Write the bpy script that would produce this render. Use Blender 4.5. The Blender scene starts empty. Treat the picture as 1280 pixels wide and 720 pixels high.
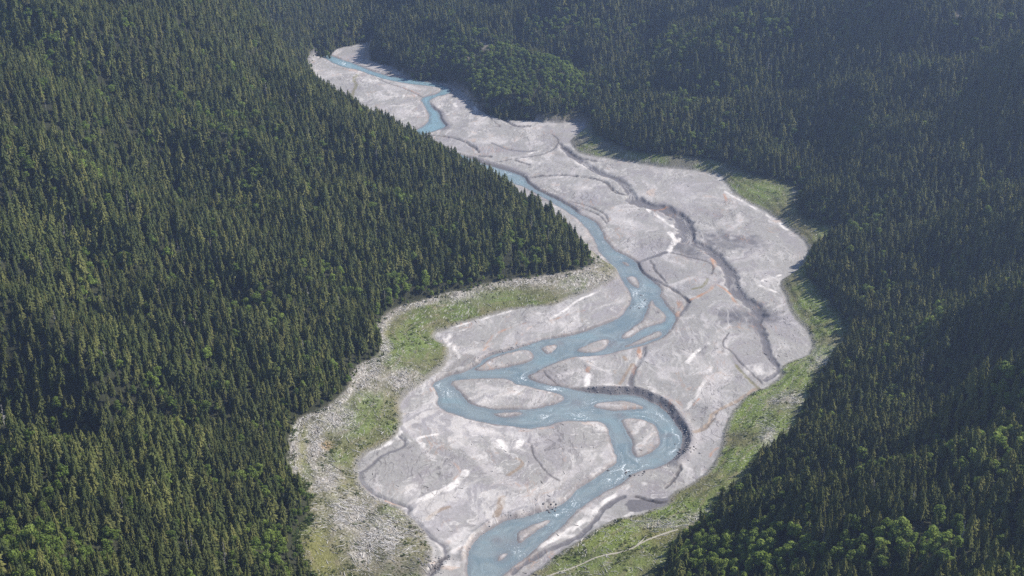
import bpy, math, random
import numpy as np
random.seed(7); rng = np.random.default_rng(11)
F32 = np.float32
col = bpy.context.scene.collection
scene = bpy.context.scene

# ------------------------------------------------------------ camera geometry
H, PITCH, FPX = 1340.0, math.radians(25.0), 1800.0
cp, sp = math.cos(PITCH), math.sin(PITCH)
WZ = -7.0                                   # water level; the delta terrace is z = 0
def P(u, v, z=0.0):
    """where the sight line of a photo point meets the level z"""
    a, b = (u-640)/FPX, (v-360)/FPX
    dy, dz = cp - b*sp, -sp - b*cp
    t = (H - z)/(-dz)
    return (a*t, dy*t)
def PL(pts, z=0.0): return np.array([P(u, v, z) for u, v in pts])
def project(x, y, z):
    zz = z - H
    d = y*cp - zz*sp
    up = y*sp + zz*cp
    return 640 + FPX*x/d, 360 - FPX*up/d, d

# ------------------------------------------------------------ noise
def _h(ix, iy, s):
    n = (ix*374761393 + iy*668265263 + s*1442695041) & 0xffffffff
    n = ((n ^ (n >> 13))*1274126177) & 0xffffffff
    return ((n ^ (n >> 16)) & 0xffff).astype(F32)/32768.0 - 1.0
def vnoise(x, y, s):
    fx, fy = np.floor(x), np.floor(y)
    ix, iy = fx.astype(np.int64), fy.astype(np.int64)
    tx, ty = (x-fx).astype(F32), (y-fy).astype(F32)
    tx = tx*tx*(3-2*tx); ty = ty*ty*(3-2*ty)
    a, b, c, d = _h(ix, iy, s), _h(ix+1, iy, s), _h(ix, iy+1, s), _h(ix+1, iy+1, s)
    return (a*(1-tx)+b*tx)*(1-ty) + (c*(1-tx)+d*tx)*ty
def fbm(x, y, wl, s, octs=4, gain=.5):
    o, a, t = 0, 1.0, 0
    for k in range(octs):
        c, sn = math.cos(k*.7+.3), math.sin(k*.7+.3)
        f = 2.0**k/wl
        o = o + a*vnoise((x*c-y*sn)*f, (x*sn+y*c)*f, s+k*17); t += a; a *= gain
    return o/t
def ss(a, b, x):
    t = np.clip((x-a)/(b-a), 0, 1); return t*t*(3-2*t)

# ------------------------------------------------------------ the fan-shaped ground grid (real ground, denser where nearer)
NR, NC = 1060, 1400
A0, A1, AZ = math.radians(10.6), math.radians(44.0), math.radians(28.0)
ang = np.linspace(A1, A0, NR); az = np.linspace(-AZ, AZ, NC)
R_ = (H/np.tan(ang))[:, None]
X = (R_*np.sin(az)[None, :]).astype(F32); Y = (R_*np.cos(az)[None, :]).astype(F32)
wx = X + 4.0*fbm(X, Y, 38, 1, 3) + .8*vnoise(X/9, Y/9, 5)
wy = Y + 5.0*fbm(X, Y, 38, 2, 3) + 1.0*vnoise(X/9, Y/9, 6)
def rc(x, y):
    r = np.hypot(x, y)
    return (A1-np.arctan2(H, r))/(A1-A0)*(NR-1), (np.arctan2(x, y)+AZ)/(2*AZ)*(NC-1)
def sample(G, x, y):
    r, c = rc(np.asarray(x, float), np.asarray(y, float))
    r = np.clip(r, 0, NR-1.001); c = np.clip(c, 0, NC-1.001)
    i, j = r.astype(int), c.astype(int); fr, fc = r-i, c-j
    return (G[i, j]*(1-fc)+G[i, j+1]*fc)*(1-fr) + (G[i+1, j]*(1-fc)+G[i+1, j+1]*fc)*fr
def chaikin(p, closed, n=2):
    for _ in range(n):
        q = np.roll(p, -1, 0) if closed else p[1:]
        b = p if closed else p[:-1]
        r = np.empty((2*len(b), p.shape[1])); r[0::2] = .75*b+.25*q; r[1::2] = .25*b+.75*q
        p = r if closed else np.vstack([p[:1], r, p[-1:]])
    return p
def window(x0, x1, y0, y1):
    cs = [rc(x, y) for x in (x0, x1) for y in (y0, y1)] + ([rc(0, y0)] if x0 < 0 < x1 else [])
    rs = [c[0] for c in cs]; cc = [c[1] for c in cs]
    i0, i1 = max(0, int(min(rs))-1), min(NR, int(max(rs))+3)
    j0, j1 = max(0, int(min(cc))-1), min(NC, int(max(cc))+3)
    return (slice(i0, i1), slice(j0, j1)) if i1 > i0 and j1 > j0 else None
def seg_d(x, y, a, b):
    d = b-a; L = float(d@d)+1e-9
    t = np.clip(((x-a[0])*d[0]+(y-a[1])*d[1])/L, 0, 1)
    return np.hypot(x-a[0]-t*d[0], y-a[1]-t*d[1]), t
def line_d(pts, R, closed=False, widths=None, GX=None, GY=None):
    """distance to a polyline, R where farther; with widths: distance minus local half width"""
    GX = wx if GX is None else GX; GY = wy if GY is None else GY
    D = np.full(GX.shape, R, F32)
    n = len(pts)
    for k in range(n if closed else n-1):
        a, b = pts[k][:2], pts[(k+1) % n][:2]
        m = R+9
        w = window(min(a[0], b[0])-m, max(a[0], b[0])+m, min(a[1], b[1])-m, max(a[1], b[1])+m)
        if w is None: continue
        d, t = seg_d(GX[w], GY[w], a, b)
        if widths is not None: d = d - (widths[k]*(1-t)+widths[(k+1) % n]*t)
        D[w] = np.minimum(D[w], d)
    return D
def inside(pts, x, y):
    c = np.zeros(x.shape, bool); n = len(pts)
    for k in range(n):
        (x1, y1), (x2, y2) = pts[k], pts[(k+1) % n]
        if y1 == y2: continue
        c ^= ((y1 > y) != (y2 > y)) & (x < (x2-x1)*(y-y1)/(y2-y1)+x1)
    return c
S5 = 5
def up5(D):
    """bilinear blow-up of a field known at every fifth grid point"""
    ii = np.clip(np.arange(NR)/S5, 0, D.shape[0]-1.001); jj = np.clip(np.arange(NC)/S5, 0, D.shape[1]-1.001)
    i, j = ii.astype(int), jj.astype(int); fi, fj = (ii-i)[:, None].astype(F32), (jj-j)[None, :].astype(F32)
    D = D.astype(F32)
    return (D[i][:, j]*(1-fj)+D[i][:, j+1]*fj)*(1-fi)+(D[i+1][:, j]*(1-fj)+D[i+1][:, j+1]*fj)*fi
def coarse_line(pts, gx, gy, closed=False):
    D = np.full(gx.shape, 1e9, F32); n = len(pts)
    for k in range(n if closed else n-1): D = np.minimum(D, seg_d(gx, gy, pts[k], pts[(k+1) % n])[0])
    return D
def poly_far(pts, near=22):
    """signed distance without a limit: coarse far away, fine near the edge"""
    gx, gy = wx[::S5, ::S5], wy[::S5, ::S5]
    D = coarse_line(pts, gx, gy, True); D = np.where(inside(pts, gx, gy), -D, D)
    Df = up5(D)
    Nn = line_d(pts, near, True)
    m = Nn < near*.99
    sg = np.where(Df < 0, -1, 1).astype(F32); sg[m] = np.where(inside(pts, wx[m], wy[m]), -1, 1)
    k = ss(near*.6, near*.98, Nn)
    return (sg*Nn*(1-k) + Df*k).astype(F32)
def poly_sd(pts, R, near=22): return np.clip(poly_far(pts, near), -R, R)

# ------------------------------------------------------------ traced outlines
forest_left = [(396,790),(392,745),(385,720),(378,700),(368,682),(372,662),(386,650),(386,622),(380,604),(366,598),(360,590),(361,560),(365,530),(376,522),(400,512),(420,500),
 (437,482),(440,464),(455,453),(475,446),(477,430),(468,412),(475,401),(487,389),(510,380),(540,372),(580,362),(625,352),(660,347),(700,342),(730,336),(746,328),(737,318),
 (716,292),(700,277),(660,255),(620,234),(580,214),(540,190),(500,173),(450,150),(420,129),(400,109),(388,90),(384,72),(392,60)]
forest_top = [(402,62),(411,66),(414,58),(424,52),(442,50),(463,44),(470,48),(463,60),(462,68),(474,71),(492,76),(505,84),(522,92),(550,92),(575,102),(592,118),(602,133),(620,140),(647,143),(700,143),(728,142),(738,150),(741,166),
 (753,174),(770,181),(792,191),(830,195),(875,197),(905,205),(942,219),(970,226),(996,232),(1001,242),(992,256),(1003,272),(1040,284),(1044,297),(1020,308),(1010,320),(1004,340),(1014,354),(1036,378),(1056,398),(1062,415)]
forest_right = [(1055,428),(1047,441),(1037,453),(1025,468),(1017,483),(1006,500),(1000,522),(1000,533),(984,550),(965,560),(948,573),(938,592),(920,610),(903,619),(897,632),(894,646),(870,658),(856,667),(848,680),(838,697),(826,716),(818,745),(810,790)]
forest_px = forest_left+forest_top+forest_right
bed_px = [(520,790),(530,740),(532,715),(541,690),(539,680),(530,665),(520,655),(510,641),(500,635),(477,626),(460,615),(450,602),(446,587),(452,571),(476,560),(492,549),(500,535),(504,522),(500,510),(502,500),(515,487),(535,473),(557,458),
 (562,445),(560,430),(547,426),(543,417),(556,414),(572,406),(595,400),(610,395),(640,387),(677,384),(697,381),(706,376),(725,369),(747,361),(760,354),(772,346),(772,336),(764,329),(750,322),
 (738,313),(716,288),(690,264),(655,247),(615,226),(575,205),(538,183),(498,167),(450,144),(423,124),(403,104),(391,88),(388,72),(402,64),(410,66),(417,57),(442,54),(464,47),(457,60),(453,72),(475,76),(492,82),(510,94),(525,97),(547,96),(565,105),(577,112),(590,127),(598,137),(612,142),(645,145),
 (665,150),(687,154),(735,152),(730,162),(718,170),(712,178),(720,190),(745,197),(770,199),(790,204),(830,210),(860,212),(880,215),(900,220),(908,232),(920,245),(945,258),(965,270),(985,285),(1003,299),(1010,312),(1005,325),(1000,335),(985,345),(974,352),
 (977,365),(985,380),(990,395),(1003,408),(1012,420),(1015,432),(1008,445),(985,452),(976,460),(975,472),(960,482),(945,488),(930,496),(917,510),(909,525),(903,542),(900,560),(893,578),(878,594),(858,607),(838,618),(836,630),(812,638),(790,645),(762,651),(737,666),(712,681),(690,696),(665,715),(645,735),(620,790)]
def jit(p, k): return p
forest_w = chaikin(PL(forest_px, 20.0), True, 1)
bed_w = chaikin(PL(bed_px, 0.0), True, 1)
waters = [
 [(398,60),(402,65),(412,69),(425,74),(445,80),(470,91),(490,96),(520,100),(542,104),(557,107),(566,114),(560,118),(545,121),(536,126),(540,134),(550,142),(551,150),(558,157),(555,161),(540,165),(530,167),(528,180),(545,190),(575,192),(590,199),(607,206),(630,212),(645,217),(655,221),(659,229),(670,237),(690,246),(705,254),(718,262),(728,270),(745,278),(751,284),
  (754,292),(757,301),(772,315),(785,322),(796,328),(799,336),(805,344),(817,352),(825,360),(826,370),(835,385),(842,392),(845,399),(840,410),(830,421),(812,429),(795,434),(775,439),(757,443),(740,445),(715,446),(690,455),(670,465),(656,471),(675,480),(702,484),(735,490),
  (760,492),(800,495),(815,502),(835,517),(850,535),(855,550),(850,565),(840,575),(822,585),(805,588),(790,594),(775,606),(755,613),(735,627),(717,642),(700,660),(675,682),(655,700),(625,718),(600,745),(590,790),
  (560,790),(580,745),(585,720),(584,690),(592,677),(610,662),(635,650),(660,645),(680,640),(692,636),(702,631),(711,623),(722,611),(740,600),(760,587),(770,580),(772,570),(767,562),(762,547),(760,533),(750,528),(725,527),(700,527),(680,534),(650,535),(620,531),(590,524),(562,517),(550,512),
  (546,505),(547,492),(541,484),(538,480),(547,475),(565,469),(582,466),(595,455),(610,446),(635,439),(652,434),(672,426),(697,422),(722,417),(750,408),(766,402),(777,395),(786,384),(790,372),(787,365),(780,355),(772,342),(762,327),(750,317),(743,300),(737,288),(724,276),(708,264),(692,254),(676,245),(664,239),(655,234),(638,228),(615,216),(598,209),(575,199),(540,196),(518,183),
  (514,170),(520,163),(530,157),(536,152),(536,142),(530,130),(526,125),(530,121),(542,119),(552,114),(551,110),(540,108),(520,106),(500,103),(480,99),(465,94),(447,87),(430,84),(417,80),(407,74),(398,68),(390,62)]]
bars = [
 [(590,462),(610,450),(635,442),(657,436),(667,441),(669,450),(655,456),(622,461),(600,464)],
 [(675,434),(697,429),(695,437),(685,444),(679,439)],
 [(716,439),(735,430),(762,422),(760,435),(742,441)],
 [(782,347),(790,345),(797,350),(801,361),(793,358),(785,352)],
 [(777,327),(782,327),(789,333),(784,333)],
 [(810,380),(814,374),(817,380),(825,387),(832,395),(830,402),(815,407),(800,413),(790,421),(778,424),(777,418),(787,412),(802,402),(807,392)],
 [(777,436),(790,428),(808,420),(822,413),(829,415),(826,420),(812,426),(795,431)],
 [(562,480),(567,476),(590,474),(615,474),(637,474),(645,480),(665,484),(690,490),(706,495),(707,501),(690,507),(665,512),(635,512),(610,511),(590,506),(580,497),(575,490),(567,484)],
 [(612,517),(640,515),(656,517),(640,521),(625,522)],
 [(737,507),(755,502),(780,501),(805,507),(802,511),(780,513),(755,512)],
 [(775,524),(790,522),(810,526),(822,535),(826,545),(825,555),(815,566),(797,573),(791,567),(790,555),(785,540),(779,530)],
 [(645,677),(647,667),(665,656),(685,651),(687,654),(675,662),(662,672),(652,680)],
 [(622,702),(626,692),(637,690),(632,699)],
]
shoals = [(637,683,14),(622,676,9),(628,697,10),(745,460,6),(768,430,12),(690,498,10),(720,505,9),(640,517,14),(835,545,6),(700,430,6),(775,520,8)]
# kind, width px, depth m, points
feats = [
 ('damp_shade',8,6,[(705,185),(715,195),(735,207),(750,217),(775,225),(785,237),(792,250)]),  # dry channel: dark band paints in the shade of its bank
 ('damp_shade',20,9,[(792,250),(805,257),(830,260),(847,270),(857,283),(860,293),(855,300)]),
 ('damp_shade',13,7,[(860,302),(880,309),(897,322),(912,340),(915,357),(925,370),(940,382),(952,395)]),
 ('damp_shade',12,3,[(950,393),(947,405),(951,418)]),('damp_shade',8,3,[(951,418),(957,432),(960,447),(972,457)]),('damp_shade',5,2,[(972,457),(974,467),(957,477)]),
 ('dark',3.5,6,[(655,221),(690,219),(720,220),(745,224),(760,230),(767,240),(780,244)]),
 ('dark',2.6,6,[(530,167),(550,169),(575,175),(590,181),(598,189)]),('dark',4,5,[(598,194),(613,195)]),
 ('dark',3,5,[(797,332),(800,341),(812,347),(830,354),(842,362),(855,370),(860,376)]),('damp_shade',3,3,[(860,376),(857,383),(850,391),(844,397)]),
 ('dark',2,3,[(814,325),(817,335),(827,345),(832,352)]),('dark',1.8,2,[(837,317),(860,322),(885,328),(892,335),(890,343)]),
 ('damp_shade',5,1,[(797,328),(812,322),(833,316)]),
 ('dark',1.6,2,[(910,417),(900,432),(915,442),(927,455),(940,467),(953,481)]),('olive',3,1,[(920,457),(932,472),(947,485)]),
 ('brown',5,3,[(947,486),(930,497),(910,507),(892,517),(887,530),(867,541)]),
 ('damp_shade',4,3,[(805,432),(806,440),(795,457),(787,474),(790,485)]),
 ('dark',1.6,2,[(679,461),(687,472),(701,482)]),('dark',2,3,[(656,471),(678,480),(706,485),(735,490)]),
 ('dark',4,5,[(795,621),(815,625),(822,629),(840,628),(862,626),(900,628)]),
 ('damp_shade',6,2,[(780,620),(765,626),(753,635),(747,647),(735,662),(710,677),(682,687),(660,700),(640,712)]),
 ('damp_shade',22,0,[(795,632),(820,630),(840,631)]),('dark',2.5,3,[(850,580),(845,595),(833,610)]),
 ('grey',6,2,[(911,526),(915,542),(925,550),(922,562),(910,575),(897,590)]),
 ('damp_shade',2.6,3,[(499,545),(510,557),(477,570),(460,587),(447,592),(452,607),(470,620),(500,632),(515,636),(510,645),(525,660),(535,670),(552,677),(558,690),(550,702),(545,712),(532,722)]),
 ('dark',5,6,[(556,694),(546,704),(538,714),(520,722)]),
 ('dark',1.2,1.5,[(665,555),(667,570),(680,590),(700,600)]),('dark',1.2,1.5,[(645,270),(660,268),(690,280)]),
 ('dark',1.5,3,[(605,243),(655,247),(700,250),(725,258),(750,268),(758,278)]),
 ('dark',1.6,3,[(690,247),(720,252),(740,258),(757,268),(760,276)]),
 ('dark',1.4,2,[(690,168),(700,178),(690,190),(670,196),(640,199),(615,203)]),('dark',2.5,4,[(700,180),(712,190),(728,200),(755,203)]),
 ('dark',3,3,[(645,200),(655,204),(662,206)]),('dark',4,5,[(617,143),(632,152),(648,160),(662,158)]),
 ('dark',1.2,1,[(596,135),(610,145),(625,160)]),('damp_shade',2.5,1,[(615,180),(640,190),(680,190)]),
 ('dark',2,2,[(455,84),(490,92),(520,98)]),('dark',1.2,2,[(466,94),(490,105),(515,114),(530,121)]),
 ('olive',3,.5,[(447,92),(440,100),(447,107),(440,118),(444,128)]),
 ('orange',4.5,0,[(878,315),(886,320),(893,329),(893,336)]),('orange',3,0,[(890,345),(895,357),(880,368),(862,374)]),
 ('orange',2.4,0,[(897,357),(915,367),(919,380),(932,390),(944,396)]),('orange',5,0,[(848,372),(853,382),(846,392)]),
 ('orange',2,0,[(605,437),(610,428),(618,419),(635,411),(660,404)]),('orange',2,0,[(645,430),(646,422),(660,410),(685,401),(730,388)]),
 ('orange',3,0,[(795,567),(808,559),(815,549)]),('orange',5,0,[(800,433),(798,446)]),('orange',4,0,[(786,483),(788,470),(795,455)]),
 ('orange',4,0,[(739,445),(735,465)]),('orange',2.6,0,[(848,530),(853,541)]),('orange',1.8,0,[(564,578),(574,584),(575,592),(568,600)]),
 ('orange',1.4,0,[(427,85),(445,88),(457,93)]),('orange',1.4,0,[(487,104),(515,113),(530,119)]),('orange',3,0,[(470,622),(488,630),(505,636)]),
 ('orange',2,0,[(690,533),(650,537)]),('orange',1.6,0,[(867,507),(874,499)]),('orange',2,0,[(897,560),(888,570)]),
 ('orange',2.5,0,[(905,243),(908,252)]),('orange',2,0,[(835,258),(815,262)]),
 ('brown',7,0,[(620,645),(625,632),(628,622)]),('brown',4,0,[(535,650),(545,640),(560,635)]),('brown',3,0,[(645,573),(655,582),(635,595)]),
 ('brown',4,0,[(780,445),(783,450)]),('brown',3,0,[(775,480),(783,465),(790,455)]),('olive',3,0,[(865,362),(880,360),(885,350)]),
 ('white',8,0,[(520,630),(540,621),(560,612),(572,603),(582,590)]),('white',4,0,[(510,552),(525,548),(545,544)]),('white',7,0,[(625,552),(635,566),(648,560),(656,545)]),
 ('white',5,0,[(556,692),(572,684),(582,676)]),('white',19,0,[(946,464),(955,463)]),('white',8,0,[(546,420),(557,418),(563,432),(570,445)]),
 ('white',12,0,[(803,606),(808,611)]),('white',7,0,[(675,682),(700,668),(722,655),(737,645)]),('white',5,0,[(735,650),(745,632),(762,620),(785,607)]),('white',4,0,[(770,655),(790,642)]),
 ('white',2.4,0,[(906,240),(920,249),(945,262),(965,274),(985,289)]),('white',5,0,[(455,571),(476,561),(492,551),(500,540)]),('white',2.4,0,[(572,409),(600,401),(640,389)]),
 ('white',3,0,[(640,419),(660,412),(680,402),(705,390),(716,380),(735,371),(757,361)]),('white',6,0,[(733,482),(735,468)]),
 ('white',4,0,[(595,115),(590,120),(598,128)]),('white',4,0,[(590,148),(596,140),(592,130)]),('white',3,0,[(555,143),(568,138)]),('white',3,0,[(545,136),(551,131)]),('white',3,0,[(565,125),(570,133)]),
 ('white',5,0,[(838,292),(845,300),(836,314)]),('white',4,0,[(810,263),(830,276),(842,285)]),('white',3,0,[(850,297),(836,316)]),
 ('white',2.4,0,[(952,352),(975,345)]),('white',2.4,0,[(950,357),(970,366)]),('white',4,0,[(887,525),(893,519)]),('white',6,0,[(925,530),(928,545)]),
 ('white',5,0,[(400,70),(409,72)]),('white',4,0,[(860,455),(872,440),(885,430)]),('white',4,0,[(860,510),(880,480),(888,460)]),('white',3,0,[(660,193),(690,186)]),
 ('pale',12,0,[(590,560),(620,600),(650,610)]),('pale',10,0,[(600,650),(640,630),(700,600),(740,575)]),('pale',9,0,[(700,590),(665,640)]),
 ('pale',9,0,[(600,480),(640,490),(680,498)]),('pale',8,0,[(700,470),(720,460),(735,470)]),('pale',12,0,[(860,440),(890,470),(880,500)]),
 ('smudge',40,0,[(900,300),(925,303)]),('smudge',34,0,[(925,398),(955,396)]),('smudge',26,0,[(850,310),(872,316)]),  # broad soft dark smudges on the silt
 ('pale',9,0,[(700,375),(740,360)]),('rock',14,0,[(700,372),(740,352),(768,342)]),('rock',9,0,[(547,472),(565,458),(575,452)]),
 ('rock',10,0,[(560,437),(575,447),(590,445)]),('rock',16,0,[(470,712),(510,708),(535,700)]),('rock',7,0,[(700,168),(690,185),(700,195)]),
]
cut_banks = [  # line just outside the water edge, height, face width
 (11.5, 20, 1, [(735,488),(762,488),(800,490),(820,498),(838,512),(854,532),(861,550),(856,567),(842,576)]),
 (10.0, 18, 0, [(586,692),(596,674),(612,658),(638,647),(662,641),(682,636),(698,630)]),
 (5.0, 8, 0, [(595,452),(612,443),(636,436),(652,431)]),
 (6.0, 8, 0, [(545,473),(565,466),(582,461),(592,452)]),
 (3.5, 5, 0, [(773,581),(762,587),(742,599),(724,611),(712,624)]),
 (4.5, 6, 1, [(800,330),(803,342),(820,352)]),
 (4.5, 6, 1, [(655,219),(662,229),(674,237),(700,249),(722,262)]),
 (4.0, 6, 1, [(590,197),(610,203),(632,209),(655,218)]),
 (4.0, 6, 1, [(540,132),(551,141),(553,150),(560,157),(557,162)]),
 (4.0, 5, 0, [(700,421),(724,415),(750,406),(768,400)]),
]
gorge = np.array([P(398,62), (-640,5050), (-600,5400), (-500,5800), (-520,7400)])

# ------------------------------------------------------------ height field
dF = poly_far(forest_w)                       # >0 in the forest
dB = poly_far(bed_w)                          # <0 on the lake bed
WR = 130.0
dW = None
for p in waters:
    d = poly_sd(chaikin(PL(p, WZ), True, 2), WR); dW = d if dW is None else np.minimum(dW, d)
for p in bars:
    d = poly_sd(chaikin(PL(p, WZ), True, 2), 40.0, 12)
    dW = np.maximum(dW, -d)
gd = up5(coarse_line(gorge, X[::S5, ::S5], Y[::S5, ::S5]))
hb = np.full(X.shape, 1.7, F32); wb = np.full(X.shape, 8.0, F32); cut = np.zeros(X.shape, F32)
for hh, ww, dk, pts in cut_banks:
    k = np.exp(-(line_d(PL(pts, WZ+3), 60)/15.0)**2)
    hb = hb*(1-k)+hh*k; wb = wb*(1-k)+ww*k
    if dk: cut = np.maximum(cut, k)
hb = np.minimum(hb, -WZ+.3+3*(hb > 7))
n4 = fbm(X, Y, 26, 130, 3)*2*(wb > 12)
land = WZ + .15 + hb*ss(0, 1, (dW + np.minimum(wb, 30)*.12*n4)/wb)**.8 + np.maximum(-WZ-hb, 0)*ss(0, 110, dW)
bed = np.where(dW < 0, WZ - .1 - 1.4*ss(0, 14, -dW), land)
bed = bed + (dW > 4)*(.5*fbm(X, Y, 45, 9, 4) + .18*vnoise(X/5, Y/5, 12))
lum = {k_: np.zeros(X.shape, F32) for k_ in set(f[0] for f in feats)}
nA, nB = vnoise(X/11, Y/11, 40), vnoise(X/11, Y/11, 41)
nC = np.clip(.75+.6*fbm(X, Y, 16, 60, 3), 0, 1)
nS = np.clip(.5+1.6*fbm(X*.8-Y*.2, (X*.5+Y)*.35, 14, 61, 3), 0, 1)
def win_line(pts, R, w):
    D = np.full(X[w].shape, R, F32); gx, gy = wx[w], wy[w]
    for k in range(len(pts)-1): D = np.minimum(D, seg_d(gx, gy, pts[k], pts[k+1])[0])
    return D
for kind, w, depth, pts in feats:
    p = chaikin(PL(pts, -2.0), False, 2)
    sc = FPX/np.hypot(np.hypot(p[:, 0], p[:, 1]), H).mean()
    if kind in ('smudge', 'pale', 'rock'): soft = w*.45/sc
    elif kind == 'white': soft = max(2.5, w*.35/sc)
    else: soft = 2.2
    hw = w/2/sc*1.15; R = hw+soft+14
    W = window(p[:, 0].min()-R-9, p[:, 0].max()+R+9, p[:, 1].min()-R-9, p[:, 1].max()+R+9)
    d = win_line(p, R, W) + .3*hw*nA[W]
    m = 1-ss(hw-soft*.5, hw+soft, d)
    if kind in ('smudge', 'pale', 'rock'): m = m*nC[W]
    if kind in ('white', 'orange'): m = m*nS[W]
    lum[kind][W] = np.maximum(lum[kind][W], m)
    if depth:
        depth = depth*.75*(1 if kind == 'damp_shade' else np.clip(.8+1.0*nB[W], .15, 1))
        bed[W] = bed[W] - (dW[W] > 1)*np.minimum(depth, np.maximum(land[W]-WZ-.4, 0))*(1-ss(hw*.45, hw*.45+depth*(3.0 if kind == 'damp_shade' else 1.3), d))
bed = np.where((dW > 0), np.maximum(bed, WZ+.1), bed)
# shore: ramp between lake bed and forest edge
dBo = np.maximum(dB, 0); dFi = np.maximum(-dF, 0)
t = dBo/(dBo+dFi+.5)
rough = fbm(X, Y, 22, 21, 4)
shore_z = 20*t**.85 + rough*1.8*ss(0, 12, dBo) + 1.6*np.sin(t*22+2*fbm(X, Y, 90, 33, 2))*ss(0, 20, dBo)*.5
# hills
dd = np.maximum(dF, 0)
dg = np.where(Y > 4650, np.minimum(dd, np.maximum(gd-18, 0)), dd)
hillamp = np.minimum(dg*.27, 140)
slope = np.where(X < 0, .58, .36 + .12*ss(2600, 4200, Y))
hill = 20 + 820*(1-np.exp(-dg*slope/820))
rn = fbm(X, Y, 620, 71, 4, .45)
rdg = 1-np.abs(fbm(X+80*rn, Y+60*rn, 330, 78, 3, .4))*2.4
hill = hill + np.minimum(dg*.17, 75)*rdg + hillamp*(1.25*rn - .1) + np.minimum(dg*.05, 9)*fbm(X, Y, 90, 75, 3)
def gully(pts, width, depth, sgn=-1):
    global hill
    d = up5(coarse_line(np.array(pts, float), (X+30*rn)[::S5, ::S5], Y[::S5, ::S5]))
    hill = hill + 2.1*sgn*depth*np.exp(-(d/width)**2)*ss(20, 330, dg)
gully([(-2200,3950),(-1500,4030),(-950,4330),(-640,4750)], 170, 150)
gully([(-2200,3450),(-1400,3560),(-900,3760),(-560,4250)], 190, 90, 1)
gully([(-1800,2500),(-1100,2750),(-500,3050)], 110, 35)
gully([(-1500,1900),(-800,2050),(-420,2250)], 90, 30)
gully([(620,2900),(900,3000),(1500,3150)], 110, 50); gully([(600,2550),(1000,2600),(1600,2750)], 130, 38, 1)
gully([(680,3600),(1100,3720),(2000,3800)], 140, 55); gully([(560,3350),(1000,3400),(1700,3450)], 140, 18, 1)
gully([(420,1980),(700,2010),(1100,2080)], 60, 32); gully([(400,1830),(700,1850),(1100,1900)], 70, 20, 1)
gully([P(930,590,30), P(1060,580,80), P(1330,570,170)], 75, 45, 1); gully([P(960,640,30), P(1080,640,60), P(1200,630,110)], 60, 45)
gully([P(1060,400,30), P(1160,370,90), P(1330,330,200)], 100, 55); gully([P(1045,450,40), P(1150,420,110), P(1330,390,220)], 90, 45, 1)
gully([P(1010,232,40), P(1120,215,120), P(1330,190,260)], 130, 25); gully([P(760,150,40), P(850,110,150), P(1000,50,300)], 130, 55); gully([P(850,180,40), P(960,130,150), P(1150,60,330)], 130, 50, 1)
gully([P(330,560,30), P(200,520,110), P(-20,450,240)], 70, 40); gully([P(430,440,30), P(280,360,140), P(60,250,330)], 80, 45); gully([P(600,300,30), P(400,220,140), P(150,130,330)], 110, 45)
gully([(0,5200),(500,5600),(1200,6000)], 150, 60); gully([(250,4400),(700,4700),(1500,4900)], 160, 60)
Z = np.where(dB < 0, bed, np.where(dF < 0, shore_z + np.minimum(bed*0, 0), hill))
k = ss(-6, 6, dB); Z = np.where(np.abs(dB) < 6, bed*(1-k)+np.maximum(shore_z, 0)*k, Z)
k = ss(-8, 10, dF); Z = np.where((np.abs(dF) < 10) & (dB > 6), shore_z*(1-k)+hill*k, Z)
Z = np.where((dW < 0), np.minimum(Z, WZ-.15), Z).astype(F32)
U_, V_, _ = project(X, Y, Z)

# ------------------------------------------------------------ ground colours (the ground's own, plus shade painted on some banks)
C = np.zeros(X.shape+(3,), F32)
def mix(c, m, w=1.0):
    global C
    m = (np.clip(m, 0, 1)*w)[..., None]
    C = C*(1-m) + np.array(c, F32)*m
n1 = fbm(X, Y, 120, 81, 5); n2 = fbm(X+60*n1, Y, 30, 82, 4); n3 = fbm(X, Y, 9, 83, 3)
wv = n1*90
strk2 = fbm((X*.75-Y*.3+wv*.6), (X*.4+Y*.95)*.16, 9, 85, 4)
wsp = ss(-.05, .45, fbm(X, Y, 150, 86, 3))
strk = fbm((X*.8-Y*.25+wv)/1.0, (X*.5+Y*.9)*.28, 26, 84, 4)       # flow streaks left by the draining water
C[:] = (.268, .256, .242)
mix((.41, .38, .375), ss(.0, .5, strk), .6)
mix((.54, .51, .48), ss(.16, .42, strk)*ss(-.2, .3, n2)*(.35+.65*ss(2900, 2300, Y)*ss(300, 120, X)), .85)
mix((.22, .20, .205), ss(.22, .5, strk2)*ss(.1, -.3, n2), .75)
mix((.50, .47, .45), ss(.22, .5, -strk2)*ss(-.1, .3, n2), .6)
mix((.24, .22, .228), ss(.08, .5, -strk), .6)
mix((.29, .27, .285), ss(.05, .5, n1), .45)
mix((.36, .27, .215), ss(.36, .6, n2)*ss(.1, .4, strk), .6)
crk = np.abs(fbm(X+25*n2, Y*.6, 55, 88, 3)); mix((.19, .17, .17), 1-ss(.004, .018, crk), .42)
mix((.24, .215, .205), ss(.35, .65, n3), .3)
KC = dict(damp_shade=(.115, .109, .118), dark=(.075, .068, .07), orange=(.36, .185, .10), white=(.66, .62, .585), brown=(.25, .195, .15), olive=(.17, .155, .09),
          grey=(.27, .255, .26), smudge=(.08, .077, .09), pale=(.46, .425, .41), rock=(.20, .185, .17))
for kd in ('smudge', 'pale', 'rock', 'grey', 'damp_shade', 'brown', 'olive', 'white', 'orange', 'dark'):
    if kd in lum: mix(KC[kd], lum[kd], {'smudge': .8, 'pale': .55, 'rock': .7, 'white': .95, 'orange': .75, 'dark': .85}.get(kd, .9))
mix((.15, .135, .135), (1-ss(1.0, 6.5, dW - 4*n2))*(dW < 20), .8)        # wet margin of the river
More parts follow.
